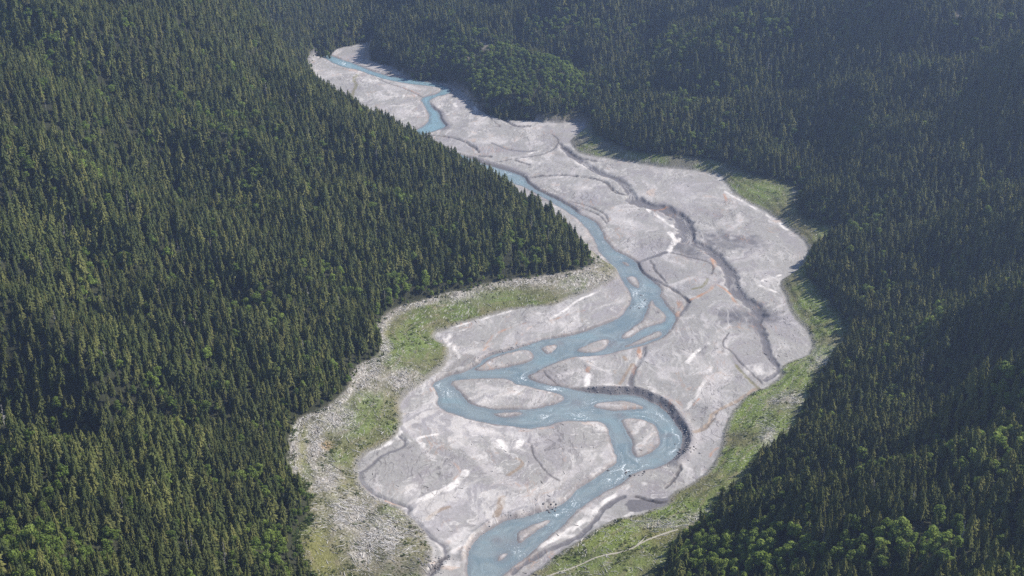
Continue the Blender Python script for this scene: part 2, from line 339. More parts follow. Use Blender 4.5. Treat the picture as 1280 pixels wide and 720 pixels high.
mix((.30, .25, .22), ss(3, 6, dW)*(1-ss(6, 14, dW))*(n3 > -.1), .4)
mix((.15, .142, .15), cut*(1-ss(22, 28, dW + 5*n3))*(dW < 30), .95)  # cut banks: darker sediment, with the shade on their faces painted in
rx = X*.80-Y*.35+75*n1+22*n2; ry = X*.45+Y*.88+75*fbm(X, Y, 140, 87, 3)
rl = fbm(rx, ry*.13, 13, 89, 3); rl2 = fbm(rx*1.0+40, ry*.10, 7, 90, 3)
sil = (dW > 3)*(1-lum['damp_shade'])*(1-lum['dark'])*(1-.55*ss(150, 420, X))
lo = ss(120, -60, X)*ss(2900, 2500, Y)
mix((.62, .585, .55), (1-ss(.015, .07+.10*np.clip(n2, 0, 1), np.abs(rl)))*ss(-.1, .3, fbm(X, Y, 60, 92, 3))*sil, .45)
mix((.17, .155, .15), (1-ss(.01, .045, np.abs(rl2-.12)))*ss(.0, .35, -n1+.2)*sil, .5)
mix((.60, .56, .52), ss(.05, .35, rl)*ss(-.05, .35, n1+.25*n2)*sil*(.15+.75*lo), .5)
mix((.36, .25, .18), (1-ss(.01, .05, np.abs(rl-.25)))*ss(.15, .45, n2)*sil, .5)
# shore
shore_w = ss(-3, 3, dB + 3*n3)
G = np.zeros_like(C)
g1 = fbm(X, Y, 70, 91, 4); g2 = fbm(X, Y, 14, 92, 4)
G[:] = (.115, .112, .050)
def mixG(c, m, w=1.0):
    global G
    m = (np.clip(m, 0, 1)*w)[..., None]; G = G*(1-m)+np.array(c, F32)*m
mixG((.095, .125, .035), ss(-.1, .35, g1)); mixG((.19, .165, .085), ss(.05, .5, g2), .6); mixG((.06, .06, .03), ss(.15, .5, -g2), .7)
def blob(u, v, ru, rv): return np.exp(-(((U_-u)/ru)**2+((V_-v)/rv)**2))
for (u, v, a, b) in [(445,525,35,22),(520,432,32,20),(610,372,60,10),(425,572,14,10),(512,425,20,14),(970,560,22,22),(960,480,40,14),(955,240,40,16),(720,700,60,18),(1010,440,25,12),(465,500,16,10),(760,195,30,6)]:
    mixG((.115, .155, .040), blob(u, v, a, b)*1.2*np.clip(.8+g2, 0, 1), .85)
for (u, v, a, b) in [(400,690,28,40),(520,665,30,20),(375,570,12,25),(780,670,60,14),(690,148,40,6),(430,615,20,20)]:
    mixG((.155, .150, .045), blob(u, v, a, b)*1.2, .75)
leftside = (U_ < 800) & (Y < 3300) & (X < 260)
deb = np.zeros(X.shape, F32)
deb = np.where(leftside & (V_ < 600), 1-ss(7, 30, -dF+12*g2), 0)
for (u, v, a, b) in [(395,555,13,42),(405,600,22,20),(440,640,34,28),(480,670,42,28),(735,352,42,16),(455,690,22,16),(455,470,30,22),(500,475,26,14),(400,590,20,14),(420,520,22,20),(650,350,70,9),(560,368,40,9)]:
    deb = np.maximum(deb, blob(u, v, a, b)*1.15)
for (u, v, a, b) in [(1030,450,22,16),(880,650,24,10),(985,500,25,10),(1000,245,12,10),(960,545,10,20),(830,655,30,6)]:
    deb = np.maximum(deb, blob(u, v, a, b)*.7)
mixG((.13, .175, .032), ss(700, 780, U_)*ss(-.35, .3, g1)*ss(180, 300, V_), .6)
bandn = np.sin(t*30+3*g1)
mixG((.17, .145, .09), ss(.5, .95, bandn)*ss(-.3, .3, g2), .55); mixG((.13, .165, .035), ss(.3, .9, -bandn)*ss(-.2, .4, g1), .45)
chip = vnoise(X/1.6, Y/2.2, 95)
mixG((.24, .215, .19), deb*np.clip(.85+1.1*g2, 0, 1), .9); mixG((.56, .53, .49), deb*ss(.15, .7, chip+.5*g2), .6); mixG((.06, .055, .045), deb*ss(.45, .8, -chip), .7)
mixG((.50, .48, .44), ss(.62, .85, chip+.3*g1)*.8, .6)
mixG((.33, .22, .12), blob(408, 557, 7, 5)+blob(515, 520, 10, 8)*.7+blob(700, 150, 22, 4)*.6, .8)
mixG((.21, .195, .175), (1-ss(3, 14, dB+6*g2))*.8)                # bare foot of the shore slope
mixG((.12, .105, .085), blob(505,712,45,12)+blob(525,495,18,10)*.5, .8)
mixG((.16, .15, .14), np.where((V_ < 215), 1.0, 0)*(1-ss(-.1, .5, g1)), .5)
mixG((.23, .215, .215), np.where((U_ < 470) & (V_ < 80), 1.0, 0), .9)
C = C*(1-shore_w[..., None]) + G*shore_w[..., None]
fw = ss(-4, 6, dF+3*g2)[..., None]
FF = np.zeros_like(C); FF[:] = (.028, .030, .014)
scars = [(608,58,12,10),(588,70,10,5),(572,56,8,3),(1201,17,10,3.5),(600,80,8,4)]
scar = np.zeros(X.shape, F32)
for s in scars: scar = np.maximum(scar, blob(*s))
scar = scar*np.clip(.8+.8*g2, 0, 1)
sm = ss(.3, .6, scar)[..., None]
FF = FF*(1-sm) + np.array((.17, .15, .12), F32)*sm
C = C*(1-fw) + FF*fw
C = np.clip(C*(1+.10*vnoise(X/3, Y/3, 99)[..., None]), .01, .9)

# ------------------------------------------------------------ materials
def new_mat(name):
    m = bpy.data.materials.new(name); m.use_nodes = True
    nt = m.node_tree; b = nt.nodes['Principled BSDF']; return m, nt, b
def N(nt, t, **kw):
    n = nt.nodes.new(t)
    for k_, v_ in kw.items(): setattr(n, k_, v_)
    return n
def ground_mat(name, bump_scale, bump_d, spread):
    m, nt, b = new_mat(name)
    at = N(nt, 'ShaderNodeAttribute', attribute_name='tint'); tc = N(nt, 'ShaderNodeTexCoord')
    nz = N(nt, 'ShaderNodeTexNoise'); nz.inputs['Scale'].default_value = 1/2.2; nz.inputs['Detail'].default_value = 5; nz.inputs['Roughness'].default_value = .65
    nt.links.new(tc.outputs['Object'], nz.inputs['Vector'])
    mr = N(nt, 'ShaderNodeMapRange'); mr.inputs['From Min'].default_value = .25; mr.inputs['From Max'].default_value = .75
    mr.inputs['To Min'].default_value = 1-spread; mr.inputs['To Max'].default_value = 1+spread
    nt.links.new(nz.outputs['Fac'], mr.inputs['Value'])
    vm = N(nt, 'ShaderNodeVectorMath', operation='SCALE')
    nt.links.new(at.outputs['Color'], vm.inputs[0]); nt.links.new(mr.outputs['Result'], vm.inputs['Scale'])
    nt.links.new(vm.outputs[0], b.inputs['Base Color'])
    b.inputs['Roughness'].default_value = .9; b.inputs['Specular IOR Level'].default_value = .2
    n2_ = N(nt, 'ShaderNodeTexNoise'); n2_.inputs['Scale'].default_value = bump_scale; n2_.inputs['Detail'].default_value = 6
    nt.links.new(tc.outputs['Object'], n2_.inputs['Vector'])
    bp = N(nt, 'ShaderNodeBump'); bp.inputs['Strength'].default_value = 1; bp.inputs['Distance'].default_value = bump_d
    nt.links.new(n2_.outputs['Fac'], bp.inputs['Height']); nt.links.new(bp.outputs['Normal'], b.inputs['Normal'])
    return m
def add_rills(m):
    """fine drainage lines cut into the silt, some moist and dark, some floored with pale fresh silt"""
    nt = m.node_tree; b = nt.nodes['Principled BSDF']; src = b.inputs['Base Color'].links[0].from_socket
    tc = N(nt, 'ShaderNodeTexCoord')
    wn_ = N(nt, 'ShaderNodeTexNoise'); wn_.inputs['Scale'].default_value = 1/70; wn_.inputs['Detail'].default_value = 2; nt.links.new(tc.outputs['Object'], wn_.inputs['Vector'])
    sc_ = N(nt, 'ShaderNodeVectorMath', operation='SCALE'); sc_.inputs['Scale'].default_value = 50; nt.links.new(wn_.outputs['Color'], sc_.inputs[0])
    ad_ = N(nt, 'ShaderNodeVectorMath', operation='ADD'); nt.links.new(tc.outputs['Object'], ad_.inputs[0]); nt.links.new(sc_.outputs[0], ad_.inputs[1])
    cur = src
    for rz, sx, sy, wid, colr, amt, lo_, hi_, msc in ((.55, .055, .012, .018, (.13, .12, .12, 1), .75, .50, .62, 1/160), (-.5, .075, .014, .014, (.15, .135, .13, 1), .6, .52, .66, 1/110), (.3, .05, .009, .045, (.50, .475, .45, 1), .42, .50, .66, 1/130), (.9, .06, .012, .02, (.33, .20, .13, 1), .55, .58, .68, 1/120)):
        mp = N(nt, 'ShaderNodeMapping'); mp.inputs['Rotation'].default_value = (0, 0, rz); mp.inputs['Scale'].default_value = (sx, sy, 0); mp.inputs['Location'].default_value = (rz*31, sx*97, 0)
        nt.links.new(ad_.outputs[0], mp.inputs['Vector'])
        nz = N(nt, 'ShaderNodeTexNoise'); nz.inputs['Scale'].default_value = 1; nz.inputs['Detail'].default_value = 4; nz.inputs['Roughness'].default_value = .5; nt.links.new(mp.outputs[0], nz.inputs['Vector'])
        s1 = N(nt, 'ShaderNodeMath', operation='SUBTRACT'); s1.inputs[1].default_value = .5; nt.links.new(nz.outputs['Fac'], s1.inputs[0])
        s2 = N(nt, 'ShaderNodeMath', operation='ABSOLUTE'); nt.links.new(s1.outputs[0], s2.inputs[0])
        r1 = N(nt, 'ShaderNodeMapRange'); r1.inputs['From Min'].default_value = wid*.3; r1.inputs['From Max'].default_value = wid; r1.inputs['To Min'].default_value = amt; r1.inputs['To Max'].default_value = 0; nt.links.new(s2.outputs[0], r1.inputs['Value'])
        mk = N(nt, 'ShaderNodeTexNoise'); mk.inputs['Scale'].default_value = msc; mk.inputs['Detail'].default_value = 3; nt.links.new(tc.outputs['Object'], mk.inputs['Vector'])
        r2 = N(nt, 'ShaderNodeMapRange'); r2.inputs['From Min'].default_value = lo_; r2.inputs['From Max'].default_value = hi_; nt.links.new(mk.outputs['Fac'], r2.inputs['Value'])
        ml = N(nt, 'ShaderNodeMath', operation='MULTIPLY'); nt.links.new(r1.outputs[0], ml.inputs[0]); nt.links.new(r2.outputs[0], ml.inputs[1])
        mx = N(nt, 'ShaderNodeMix', data_type='RGBA'); nt.links.new(ml.outputs[0], mx.inputs['Factor']); nt.links.new(cur, mx.inputs[6]); mx.inputs[7].default_value = colr; cur = mx.outputs[2]
    nt.links.new(cur, b.inputs['Base Color'])
M_bed = ground_mat('silt', .16, .7, .08); M_shore = ground_mat('grassy_rubble', .3, 2.6, .42); M_hill = ground_mat('forest_soil', .2, 2, .3)

add_rills(M_bed)
def water_mat():
    m, nt, b = new_mat('glacial_water')
    tc = N(nt, 'ShaderNodeTexCoord'); at = N(nt, 'ShaderNodeAttribute', attribute_name='water_tint'); fo = N(nt, 'ShaderNodeAttribute', attribute_name='foam')
    nz = N(nt, 'ShaderNodeTexNoise'); nz.inputs['Scale'].default_value = .5; nz.inputs['Detail'].default_value = 3; nz.inputs['Roughness'].default_value = .7
    nt.links.new(tc.outputs['Object'], nz.inputs['Vector'])
    ad = N(nt, 'ShaderNodeMath', operation='ADD'); nt.links.new(nz.outputs['Fac'], ad.inputs[0]); nt.links.new(fo.outputs['Fac'], ad.inputs[1])
    mr = N(nt, 'ShaderNodeMapRange'); mr.inputs['From Min'].default_value = .88; mr.inputs['From Max'].default_value = 1.04
    nt.links.new(ad.outputs[0], mr.inputs['Value'])
    mx = N(nt, 'ShaderNodeMix', data_type='RGBA'); nt.links.new(mr.outputs['Result'], mx.inputs['Factor'])
    nt.links.new(at.outputs['Color'], mx.inputs[6]); mx.inputs[7].default_value = (.78, .82, .84, 1)
    nt.links.new(mx.outputs[2], b.inputs['Base Color'])
    m2 = N(nt, 'ShaderNodeMapRange'); m2.inputs['To Min'].default_value = .17; m2.inputs['To Max'].default_value = .7
    nt.links.new(mr.outputs['Result'], m2.inputs['Value']); nt.links.new(m2.outputs['Result'], b.inputs['Roughness'])
    b.inputs['IOR'].default_value = 1.33
    n2_ = N(nt, 'ShaderNodeTexNoise'); n2_.inputs['Scale'].default_value = .55; n2_.inputs['Detail'].default_value = 5; n2_.inputs['Roughness'].default_value = .65
    nt.links.new(tc.outputs['Object'], n2_.inputs['Vector'])
    bp = N(nt, 'ShaderNodeBump'); bp.inputs['Distance'].default_value = .8
    nt.links.new(n2_.outputs['Fac'], bp.inputs['Height']); nt.links.new(bp.outputs['Normal'], b.inputs['Normal'])
    return m
M_water = water_mat()
def leaf_mat(name, c1, c2, c3, transl=.25, rough=.75):
    """colour varies from tree to tree and, slowly, across the hillside"""
    m, nt, b = new_mat(name)
    oi = N(nt, 'ShaderNodeObjectInfo'); gm = N(nt, 'ShaderNodeNewGeometry')
    cr = N(nt, 'ShaderNodeValToRGB'); e = cr.color_ramp.elements
    e[0].color = c1+(1,); e[1].color = c3+(1,); k_ = cr.color_ramp.elements.new(.6); k_.color = c2+(1,)
    nt.links.new(oi.outputs['Random'], cr.inputs['Fac'])
    nz = N(nt, 'ShaderNodeTexNoise'); nz.inputs['Scale'].default_value = .008; nz.inputs['Detail'].default_value = 3
    nt.links.new(gm.outputs['Position'], nz.inputs['Vector'])
    nf = N(nt, 'ShaderNodeTexNoise'); nf.inputs['Scale'].default_value = .6; nf.inputs['Detail'].default_value = 2
    nt.links.new(gm.outputs['Position'], nf.inputs['Vector'])
    ad = N(nt, 'ShaderNodeMath', operation='ADD'); nt.links.new(nz.outputs['Fac'], ad.inputs[0]); nt.links.new(nf.outputs['Fac'], ad.inputs[1])
    mr = N(nt, 'ShaderNodeMapRange'); mr.inputs['From Min'].default_value = .6; mr.inputs['From Max'].default_value = 1.4; mr.inputs['To Min'].default_value = .6; mr.inputs['To Max'].default_value = 1.45
    nt.links.new(ad.outputs[0], mr.inputs['Value'])
    vm = N(nt, 'ShaderNodeVectorMath', operation='SCALE'); nt.links.new(cr.outputs['Color'], vm.inputs[0]); nt.links.new(mr.outputs['Result'], vm.inputs['Scale'])
    nt.links.new(vm.outputs[0], b.inputs['Base Color']); b.inputs['Roughness'].default_value = rough; b.inputs['Specular IOR Level'].default_value = .25
    tr = N(nt, 'ShaderNodeBsdfTranslucent'); nt.links.new(vm.outputs[0], tr.inputs['Color'])
    ms = N(nt, 'ShaderNodeMixShader'); ms.inputs['Fac'].default_value = transl
    out = nt.nodes['Material Output']
    nt.links.new(b.outputs[0], ms.inputs[1]); nt.links.new(tr.outputs[0], ms.inputs[2]); nt.links.new(ms.outputs[0], out.inputs['Surface'])
    return m
M_needle = leaf_mat('conifer_needles', (.050, .068, .014), (.095, .110, .024), (.155, .155, .040), .28)
M_leaf = leaf_mat('broadleaf_foliage', (.11, .16, .025), (.16, .22, .035), (.22, .28, .055), .45)
M_grassy = leaf_mat('shrub_foliage', (.05, .08, .018), (.08, .11, .026), (.13, .135, .05), .3)
def plain(name, c, spread=.35, scale=.7, rough=.9):
    m, nt, b = new_mat(name)
    oi = N(nt, 'ShaderNodeObjectInfo'); tc = N(nt, 'ShaderNodeTexCoord')
    nz = N(nt, 'ShaderNodeTexNoise'); nz.inputs['Scale'].default_value = scale; nz.inputs['Detail'].default_value = 4
    nt.links.new(tc.outputs['Object'], nz.inputs['Vector'])
    ad = N(nt, 'ShaderNodeMath', operation='ADD'); nt.links.new(nz.outputs['Fac'], ad.inputs[0]); nt.links.new(oi.outputs['Random'], ad.inputs[1])
    mr = N(nt, 'ShaderNodeMapRange'); mr.inputs['From Max'].default_value = 2; mr.inputs['To Min'].default_value = 1-spread; mr.inputs['To Max'].default_value = 1+spread
    nt.links.new(ad.outputs[0], mr.inputs['Value'])
    vm = N(nt, 'ShaderNodeVectorMath', operation='SCALE'); vm.inputs[0].default_value = c; nt.links.new(mr.outputs['Result'], vm.inputs['Scale'])
    nt.links.new(vm.outputs[0], b.inputs['Base Color']); b.inputs['Roughness'].default_value = rough
    return m
M_bark = plain('bark', (.09, .07, .055)); M_snag = plain('grey_dead_wood', (.27, .25, .235), .4); M_drift = plain('bleached_wood', (.55, .52, .48), .35)
M_sodden = plain('sodden_wood', (.075, .06, .05), .4); M_rock = plain('river_rock', (.16, .15, .15), .4); M_gravel = plain('pale_gravel', (.33, .30, .24), .4)

# ------------------------------------------------------------ meshes
def mesh_np(name, V, Fc, mat=None, smooth=False):
    me = bpy.data.meshes.new(name); V = np.asarray(V, F32); Fc = np.asarray(Fc, np.int32); k_ = Fc.shape[1]
    me.vertices.add(len(V)); me.vertices.foreach_set('co', V.ravel())
    me.loops.add(Fc.size); me.loops.foreach_set('vertex_index', Fc.ravel())
    me.polygons.add(len(Fc)); me.polygons.foreach_set('loop_start', np.arange(0, Fc.size, k_, dtype=np.int32))
    me.polygons.foreach_set('use_smooth', np.full(len(Fc), smooth, bool))
    me.update(calc_edges=True)
    if mat: me.materials.append(mat)
    return me
def add_obj(name, me, **props):
    o = bpy.data.objects.new(name, me); col.objects.link(o)
    for k_, v_ in props.items(): o[k_] = v_
    return o
ii, jj = np.meshgrid(np.arange(NR-1), np.arange(NC-1), indexing='ij')
v00 = ii*NC+jj; quads = np.stack([v00, v00+1, v00+NC+1, v00+NC], -1).reshape(-1, 4)
flat = np.stack([X, Y, Z], -1).reshape(-1, 3); Cf = np.concatenate([C, np.ones(X.shape+(1,), F32)], -1).reshape(-1, 4)
def part_mesh(name, mask, mat, V, smooth=True, attrs=()):
    q = quads[mask]; used, inv = np.unique(q, return_inverse=True)
    me = mesh_np(name, V[used], inv.reshape(-1, 4), mat, smooth)
    for an, ty, arr in attrs:
        a_ = me.attributes.new(an, ty, 'POINT'); a_.data.foreach_set('color' if ty == 'FLOAT_COLOR' else 'value', np.ascontiguousarray(arr[used], F32).ravel())
    return me
qd = lambda A: A[:-1, :-1].reshape(-1)
mb, mf = qd(dB) < 1.5, qd(dF) > 2
tint = [('tint', 'FLOAT_COLOR', Cf)]
add_obj('lake_bed', part_mesh('lake_bed', mb, M_bed, flat, attrs=tint), kind='structure')
add_obj('shore_slope', part_mesh('shore_slope', ~mb & ~mf, M_shore, flat, attrs=tint), kind='structure')
add_obj('hills', part_mesh('hills', mf & ~mb, M_hill, flat, attrs=tint), kind='structure')
# river surface
wz = np.full(X.shape, WZ, F32) + .12*fbm(X, Y, 9, 120, 3)*(dW < -2)
wflat = np.stack([X, Y, wz], -1).reshape(-1, 3)
WC = np.zeros(X.shape+(3,), F32); WC[:] = (.195, .232, .242)
def mixW(c, m, w=1.0):
    global WC
    m = (np.clip(m, 0, 1)*w)[..., None]; WC = WC*(1-m)+np.array(c, F32)*m
wn = fbm(X*.6+Y*.2, Y, 40, 121, 4)
mixW((.18, .25, .27), ss(0, .5, wn), .7); mixW((.125, .175, .20), ss(.1, .5, -wn), .6)
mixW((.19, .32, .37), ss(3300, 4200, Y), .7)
mixW((.15, .17, .185), 1-ss(2, 13, -dW), .6)
for u, v, r in shoals: mixW((.17, .165, .17), blob(u, v, r, r*.55)*1.2*np.clip(.9+wn, 0, 1), .75)
foam = np.zeros(X.shape, F32)
for u, v, r, s in [(795,365,14,.5),(800,382,10,.46),(757,303,12,.4),(745,287,9,.36),(775,322,9,.4),(785,590,24,.46),(770,605,16,.46),(760,570,14,.4),(845,545,14,.42),(840,562,10,.4),(822,522,10,.42),(655,474,9,.5),(692,487,12,.52),(548,482,8,.46),(562,492,12,.42),(682,523,10,.46),(722,525,12,.46),(742,512,8,.42),
    (700,640,12,.44),(675,655,14,.36),(628,212,26,.4),(655,225,10,.4),(430,84,14,.5),(527,127,6,.5),(535,150,6,.38),(800,520,12,.38),(720,630,16,.38),(650,690,14,.34),(790,530,10,.4),(700,500,10,.36),(740,505,12,.38),(812,540,8,.3),(560,110,6,.4),(740,470,8,.3)]:
    foam = np.maximum(foam, s*np.exp(-(((U_-u)/(r*1.35))**2+((V_-v)/(r*.9))**2)))
stk = vnoise(dW/3.2+2.5*vnoise(X/18, Y/18, 200), (X+.6*Y)/26, 201)
foam = np.clip(.21 + foam*(.28+.34*stk)*ss(2.5, 6, -dW), .21, .50)
mixW((.24, .30, .315), ss(.25, .8, stk), .45); mixW((.11, .155, .175), ss(.3, .8, -stk), .4)
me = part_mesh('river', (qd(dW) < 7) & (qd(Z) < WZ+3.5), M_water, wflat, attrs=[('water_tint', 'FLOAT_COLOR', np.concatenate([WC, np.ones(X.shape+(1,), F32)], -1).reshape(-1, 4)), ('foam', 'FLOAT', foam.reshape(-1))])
add_obj('river', me, kind='structure')

# pale track across the grass at the lower right
def ribbon(name, pts_px, w, z0, mat, lift=.35, **props):
    p = chaikin(PL(pts_px, z0), False, 3); V, Q = [], []
    for k_ in range(len(p)):
        a_, b_ = p[max(k_-1, 0)], p[min(k_+1, len(p)-1)]; tn = (b_-a_)/(np.hypot(*(b_-a_))+1e-6); nn = np.array([-tn[1], tn[0]])
        ww = w*(.8+.5*random.random())
        for s_ in (-1, -.3, .3, 1):
            q = p[k_]+nn*s_*ww/2; V.append((q[0], q[1], float(sample(Z, q[0], q[1]))+lift+(.25 if abs(s_) < .5 else -.25)))
        if k_:
            for c_ in range(3): a0 = (k_-1)*4+c_; Q.append((a0, a0+1, a0+5, a0+4))
    return add_obj(name, mesh_np(name, V, Q, mat, True), **props)
ribbon('path', [(672,722),(690,715),(707,710),(735,700),(755,694),(785,690),(800,682),(820,674),(847,667)], 3.4, 9, M_gravel, kind='structure')
ribbon('path', [(792,686),(800,680),(808,672)], 2.6, 10, M_gravel, kind='structure')

# ------------------------------------------------------------ trees
def tri_mesh(name, V, T, mats, mi=None):
    me = mesh_np(name, V, T, None)
    for m_ in mats: me.materials.append(m_)
    if mi is not None: me.polygons.foreach_set('material_index', np.asarray(mi, np.int32))
    return me
def trunk_geo(h, r0, r1, z1, n=6, lean=0, r=random):
    V, T = [], []
    for k_ in range(4):
        f_ = k_/3; rr = r0*(1-f_)+r1*f_
        for a_ in range(n):
            th = 2*math.pi*a_/n; V.append((rr*math.cos(th)+lean*f_*f_, rr*math.sin(th), -1.0+(z1+1)*f_))
    for k_ in range(3):
        for a_ in range(n):
            p, q = k_*n+a_, k_*n+(a_+1) % n; T += [(p, q, q+n), (p, q+n, p+n)]
    return V, T
def conifer_crown(rs, h=1.0, rad=.13, tiers=15, base=.10, droop=.35, blades=8, ragged=.35, cexp=.68):
    V, T = [], []
    n = 7; ring = []
    for k_ in range(6):                                    # solid dark heart of the crown
        t_ = k_/5; z = base+.03+(h*.93-base)*t_; rr = rad*.5*(1-t_)**.9+.001
        ring.append(len(V))
        for a_ in range(n):
            th = 2*math.pi*a_/n+k_*.4; q = rr*rs.uniform(.75, 1.2); V.append((q*math.cos(th), q*math.sin(th), z+rs.uniform(-.01, .01)))
    for k_ in range(5):
        for a_ in range(n):
            p, q = ring[k_]+a_, ring[k_]+(a_+1) % n; T += [(p, q, q+n), (p, q+n, p+n)]
    for k_ in range(tiers):
        t_ = (k_+rs.uniform(-.3, .3))/tiers; t_ = max(0, t_)
        z = base+(h-base)*t_
        rr = rad*(1-t_)**cexp*(.55+.45*min(1, t_*5+.45))
        m_ = max(4, int(blades*(1-.45*t_)+.5)); off = rs.uniform(0, 6.3)
        for a_ in range(m_):
            th = off+2*math.pi*(a_+rs.uniform(-.3, .3))/m_
            L = rr*(1+rs.uniform(-ragged, ragged)); wd = L*.42+.006
            zt = z-L*droop*rs.uniform(.5, 1.4)-.004; zi = z+.02
            c_, s_ = math.cos(th), math.sin(th); b_ = len(V)
            V += [(c_*.006, s_*.006, zi+.018), (c_*L*.62-s_*wd*.5, s_*L*.62+c_*wd*.5, z-L*droop*.55-.004), (c_*L, s_*L, zt), (c_*L*.62+s_*wd*.5, s_*L*.62-c_*wd*.5, z-L*droop*.55-.004), (c_*L*.6, s_*L*.6, z+.012-L*droop*.2)]
            T += [(b_, b_+1, b_+4), (b_+1, b_+2, b_+4), (b_+4, b_+2, b_+3), (b_, b_+4, b_+3)]
    b_ = len(V); V += [(.008, 0, h*.95), (-.006, .007, h*.95), (-.004, -.008, h*.95), (0, 0, h*1.03)]; T += [(b_, b_+1, b_+3), (b_+1, b_+2, b_+3), (b_+2, b_, b_+3)]
    return V, T
def broad_crown(rs, rad=.30, lumps=11, leaves=46):
    V, T = [], []
    cs = []
    for k_ in range(lumps):
        a_ = rs.uniform(0, 6.28); q = rad*.62*math.sqrt(rs.random()); z = rs.uniform(.38, .86)
        q *= 1.15-abs(z-.55)*1.3
        cs.append((q*math.cos(a_), q*math.sin(a_), z, rs.uniform(.10, .17)))
    cs.append((0, 0, .84, .13)); cs.append((0, 0, .6, .2))
    for cx, cy, cz, cr_ in cs:
        for _ in range(leaves):
            u_ = rs.uniform(-.75, 1); th = rs.uniform(0, 6.28); s_ = math.sqrt(1-u_*u_); q = cr_*rs.uniform(.72, 1.08)
            nx, ny, nz_ = s_*math.cos(th), s_*math.sin(th), u_
            px, py, pz = cx+nx*q, cy+ny*q, cz+nz_*q*.85
            nx += rs.uniform(-.5, .5); ny += rs.uniform(-.5, .5); nz_ += rs.uniform(-.3, .6)
            t1 = np.cross((nx, ny, nz_), (rs.uniform(-1, 1), rs.uniform(-1, 1), rs.uniform(-1, 1))); t1 = t1/(np.linalg.norm(t1)+1e-6)
            t2 = np.cross((nx, ny, nz_), t1); t2 = t2/(np.linalg.norm(t2)+1e-6); w_ = rs.uniform(.022, .042); b_ = len(V)
            for (a1, a2) in ((-1, -.6), (.9, -.8), (1, .7), (-.7, 1)):
                V.append((px+(t1[0]*a1+t2[0]*a2)*w_, py+(t1[1]*a1+t2[1]*a2)*w_, pz+(t1[2]*a1+t2[2]*a2)*w_))
            T += [(b_, b_+1, b_+2), (b_, b_+2, b_+3)]
    return V, T
def snag_geo(rs):
    V, T = trunk_geo(1, .017, .003, .98, 6, rs.uniform(-.02, .02))
    BV, BT = [], []
    for k_ in range(34):
        z = .18+.78*rs.random(); th = rs.uniform(0, 6.28); L = (.03+.085*(1-z))*rs.uniform(.6, 1.3); c_, s_ = math.cos(th), math.sin(th); w_ = .006; b_ = len(BV)
        BV += [(0, 0, z+w_), (-s_*w_, c_*w_, z-w_), (s_*w_, -c_*w_, z-w_), (c_*L, s_*L, z-L*rs.uniform(-.1, .4))]
        BT += [(b_, b_+1, b_+3), (b_+1, b_+2, b_+3), (b_+2, b_, b_+3)]
    return V, T, BV, BT
rs = random.Random(5)
CV = []
for k_ in range(9):
    slim = [.13, .16, .18, .20, .14, .19, .16, .22, .17][k_]; cexp = [.7, .6, .5, .55, .65, .45, .6, .5, .75][k_]
    cv, ct = conifer_crown(rs, rad=slim, tiers=rs.choice([13, 15, 17]), base=rs.choice([.06, .12, .2]), droop=rs.uniform(.25, .7), blades=rs.choice([9, 10, 11]), ragged=rs.uniform(.3, .5), cexp=cexp)
    tv, tt = trunk_geo(1, .013, .003, .9)
    tv = [(x, y, max(z, -.05)) for x, y, z in tv]
    CV.append((cv, ct, tv, tt))
BV_ = []
for k_ in range(5):
    cv, ct = broad_crown(rs, rad=[.28, .34, .30, .38, .26][k_], lumps=rs.choice([9, 11, 13]))
    tv, tt = trunk_geo(1, .018, .008, .6)
    tv = [(x, y, max(z, -.05)) for x, y, z in tv]
    BV_.append((cv, ct, tv, tt))
def joined(name, g, m1, m2):
    cv, ct, tv, tt = g; n_ = len(cv)
    return tri_mesh(name, cv+tv, ct+[tuple(i_+n_ for i_ in t_) for t_ in tt], [m1, m2], [0]*len(ct)+[1]*len(tt))
con_full = [joined('conifer_mesh', g, M_needle, M_bark) for g in CV]
brd_full = [joined('broadleaf_mesh', g, M_leaf, M_bark) for g in BV_]
con_parts = [(tri_mesh('crown_mesh', g[0], g[1], [M_needle]), tri_mesh('trunk_mesh', g[2], g[3], [M_bark])) for g in CV]
brd_parts = [(tri_mesh('crown_mesh', g[0], g[1], [M_leaf]), tri_mesh('trunk_mesh', g[2], g[3], [M_bark])) for g in BV_]
snag_parts = []
for k_ in range(3):
    a_, b_, c_, d_ = snag_geo(rs); snag_parts.append((tri_mesh('trunk_mesh', a_, b_, [M_snag]), tri_mesh('branches_mesh', c_, d_, [M_snag])))

# scatter candidate trees over the forest
sp_ = 8.6
def lattice(x0, x1, y0, y1, s):
    gx, gy = np.meshgrid(np.arange(x0, x1, s), np.arange(y0, y1, s*.88))
    gx = gx + (np.arange(gx.shape[0]) % 2)[:, None]*s/2
    return (gx+rng.uniform(-.42, .42, gx.shape)*s).ravel(), (gy+rng.uniform(-.42, .42, gx.shape)*s).ravel()
bands = [(1250, 2600, 12.6), (2600, 3600, 12.6), (3600, 4700, 12.8), (4700, 6800, 13.5)]
tx, ty = [], []
for y0, y1, s in bands:
    a_, b_ = lattice(-.58*y1, .58*y1, y0, y1, s); k_ = np.abs(np.arctan2(a_, b_)) < AZ*.99; tx.append(a_[k_]); ty.append(b_[k_])
tx, ty = np.concatenate(tx), np.concatenate(ty)
tz = sample(Z, tx, ty); tdf = sample(dF, tx, ty); tsc = sample(scar, tx, ty)
tu, tv_, td = project(tx, ty, tz+15)
keep = ((tdf > 1.5) | ((tdf > -16) & (rng.random(len(tx)) < .28*ss(-16, -2, tdf)))) & (tsc < .42) & (tu > -420) & (tu < 1720) & (tv_ > -60) & (tv_ < 830)
dens = fbm(tx, ty, 60, 140, 3); keep &= rng.random(len(tx)) < np.clip(.98-.7*ss(.3, .75, dens), .45, 1)
tx, ty, tz, tdf, tu, tv_, td = [q[keep] for q in (tx, ty, tz, tdf, tu, tv_, td)]
